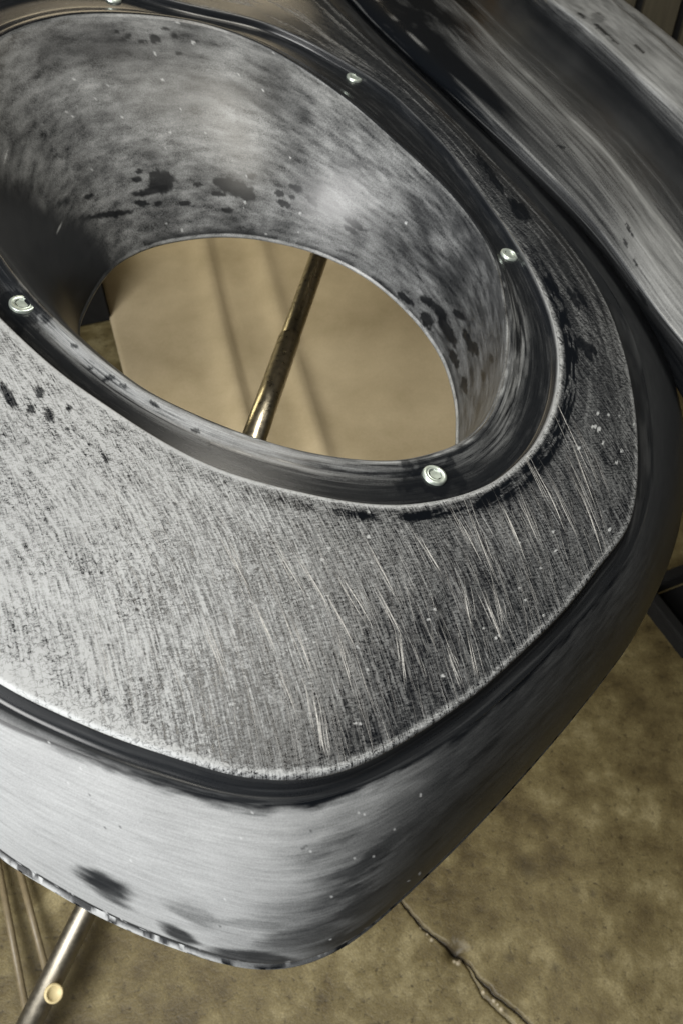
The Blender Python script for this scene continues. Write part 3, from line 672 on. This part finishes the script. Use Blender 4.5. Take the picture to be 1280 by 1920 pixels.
rail_pt = lambda yy: Vector((ra[0] + (yy - ra[1]) * slope, yy, ZB))
stube('rail', rail_pt(mid[0].y), rail_pt(mid[2].y), .0105)
# seam sleeve on the rail
stube('sleeve', rail_pt(.20), rail_pt(.42), .0115)

# ------------------------------------------------------------------ things on the floor
def curved_sheet():
    nx, ny = 90, 90
    a, b = np.meshgrid(np.linspace(0, 1, nx), np.linspace(0, 1, ny))
    lb, lt = np.array([-.36, .80]), np.array([-.62, 1.62]); rb_, rt = np.array([.52, .72]), np.array([.45, 1.66])
    bot = lb + (rb_ - lb) * a[..., None]; top = lt + (rt - lt) * a[..., None]
    xy_ = bot + (top - bot) * b[..., None]
    xy_[..., 0] -= .008 * np.sin(b * 3.1) * (1 - a)
    c1 = .245 + .02 * (b - .5); c2 = .375 - .01 * (b - .5)
    z = .012 + .008 * sstep(.22, 0, a)**1.5
    z += .016 * np.exp(-((a - c1) / .03)**2) - .007 * np.exp(-((a - c1 - .02) / .012)**2) + .013 * np.exp(-((a - c2) / .022)**2)
    z += .02 * sstep(.35, .9, a) * np.sin(b * 2.2 + .4) + .008 * (fbm(a * 5, b * 5, 141, 3) - .5)
    V1 = np.concatenate([xy_, z[..., None]], -1).reshape(-1, 3); V2 = V1 - np.array([0, 0, .004])
    F1 = grid_faces(ny, nx, False); n = len(V1)
    rim = list(range(nx)) + [k * nx + nx - 1 for k in range(1, ny)] + [(ny - 1) * nx + k for k in range(nx - 2, -1, -1)] + [k * nx for k in range(ny - 2, 0, -1)]
    rim = np.array(rim); r2 = np.roll(rim, -1)
    FR = np.stack([rim, rim + n, r2 + n, r2], -1)
    V = np.concatenate([V1, V2]); base = np.array([-.05, 1.15, V[:, 2].min()])
    o = link('cardboard_sheet', mesh_arrays('cardboard_sheet', V - base, np.concatenate([F1, F1[:, ::-1] + n, FR]), M_card))
    o.location = (base[0], base[1], .002); return o
tag(curved_sheet(), 'creased tan cardboard sheet on the floor, seen through the oval opening', 'cardboard')

def box_bm(sx, sy, sz, bev=.004, z0=0.):
    bm = bmesh.new(); bmesh.ops.create_cube(bm, size=1)
    bmesh.ops.scale(bm, vec=(sx, sy, sz), verts=bm.verts); bmesh.ops.translate(bm, vec=(0, 0, z0 + sz / 2), verts=bm.verts)
    if bev: bmesh.ops.bevel(bm, geom=bm.edges, offset=bev, segments=2, affect='EDGES', profile=.5)
    return bm
def crate(name, loc, rz, sx, sy, sz, label):
    """open plastic crate: base, four walls, rim"""
    e = empty(name, loc); e.rotation_euler = (0, 0, rz); tag(e, label, 'crate')
    link('bottom', from_bm('bottom', box_bm(sx - .01, sy - .01, .006, .001, .001), M_black, False), e)
    for (cx, cy, ax, ay) in ((0, -sy / 2, sx, .006), (0, sy / 2, sx, .006), (-sx / 2, 0, .006, sy - .0064), (sx / 2, 0, .006, sy - .0064)):
        bm = box_bm(ax, ay, sz - .014, .001, .007); bmesh.ops.translate(bm, vec=(cx, cy, 0), verts=bm.verts); link('side_wall', from_bm('side_wall', bm, M_black, False), e)
    bm = bmesh.new()
    for (cx, cy, ax, ay) in ((0, -sy / 2, sx + .03, .018), (0, sy / 2, sx + .03, .018), (-sx / 2, 0, .018, sy - .0185), (sx / 2, 0, .018, sy - .0185)):
        b2 = box_bm(ax, ay, .012, .003, sz - .0072); bmesh.ops.translate(b2, vec=(cx, cy, 0), verts=b2.verts)
        m_ = bpy.data.meshes.new('tmp'); b2.to_mesh(m_); b2.free(); bm.from_mesh(m_); bpy.data.meshes.remove(m_)
    link('rim', from_bm('rim', bm, M_black, False), e)
crate('plastic_crate', (.635, .485, .0015), math.radians(23), .30, .12, .045, 'low black plastic crate on the dark floor right of the panel')
crate('plastic_crate', (-.80, 1.29, .0015), math.radians(19), .52, .36, .16, 'black plastic crate on the floor left of the cardboard sheet')

# chrome tube with yellow plug and two thin rods, bottom left
TB = to_level(np.array([[165., 1700.], [40., 1952.]]), .05); dt = (TB[1] - TB[0]) / np.linalg.norm(TB[1] - TB[0])
ta, tb = Vector(TB[0] - dt * .36), Vector(TB[1] + dt * .04)
ft = empty('floor_tube', (tb.x, tb.y, 0)); ft_l = Vector((tb.x, tb.y, 0))
tag(ft, 'chrome tube raised on feet above the floor, with a yellow plug', 'tube')
link('bar', from_bm('bar', tube(ta - ft_l, tb - ft_l, .0140, 28), M_steel), ft)
for k, fz in ((.03, 0), (.62, 0)):
    c = tb + (ta - tb) * k
    bm = bmesh.new(); bmesh.ops.create_cone(bm, cap_ends=True, segments=20, radius1=.016, radius2=.008, depth=.043)
    bmesh.ops.translate(bm, vec=c - ft_l + Vector((0, 0, -.05 + .0225)), verts=bm.verts); link('foot', from_bm('foot', bm, M_rubber), ft)
pl = Vector(to_level(np.array([100., 1863.]), .058)) - ft_l
up = Vector((.45, -.25, .85)).normalized(); rot = up.to_track_quat('Z', 'Y').to_matrix().to_4x4()
bm, rings = lathe([(.0075, -.012), (.0095, -.006), (.0105, .0), (.0105, .0045), (.0098, .0060), (.0084, .0064), (.0074, .0056), (.0066, .0040)], 28)
bm.faces.new(rings[-1]); bm.faces.new(rings[0][::-1])
bmesh.ops.transform(bm, matrix=Matrix.Translation(pl) @ rot, verts=bm.verts)
plug = link('plug', from_bm('plug', bm, M_yellow), ft)

for (a, b), lab in ((((-30, 1500), (52, 1905)), 'thin tan rod on the floor, nearer the left edge of the picture'), (((12, 1550), (88, 1822)), 'thin tan rod on the floor, between the chrome tube and the other rod')):
    A_, B2 = to_level(np.array([a, b], float), .0195)
    A_[2] = .0055; bm = tube(Vector((0, 0, .0045 + .018)), Vector(A_) - Vector(B2) + Vector((0, 0, .0225 )), .0042, 14)
    o = link('thin_rod', from_bm('thin_rod', bm, M_dowel)); o.location = (B2[0], B2[1], 0); tag(o, lab, 'rod', 'thin rods on the floor')

# upright boards of a wooden crate in the far background
wc = empty('wooden_crate', (1.02, 2.25, 0)); tag(wc, 'dim wooden crate of upright boards in the background, top right corner', 'wooden crate')
for k in range(7):
    if k == 4: wd = .05
    bm = box_bm(.096 if k != 3 else .085, .02, .98 - .015 * (k % 3), .002, .002)
    bmesh.ops.translate(bm, vec=(-.40 + k * .118, -.02 if k % 2 else -.028, 0), verts=bm.verts)
    link('board', from_bm('board', bm, (M_wood, M_wood2, M_wood2, M_wood2, M_wood, M_wood2, M_wood)[k], False), wc)
bm = box_bm(.84, .30, .90, .003, .002); bmesh.ops.translate(bm, vec=(-.046, .16, 0), verts=bm.verts)
link('inner_case', from_bm('inner_case', bm, M_rubber, False), wc)
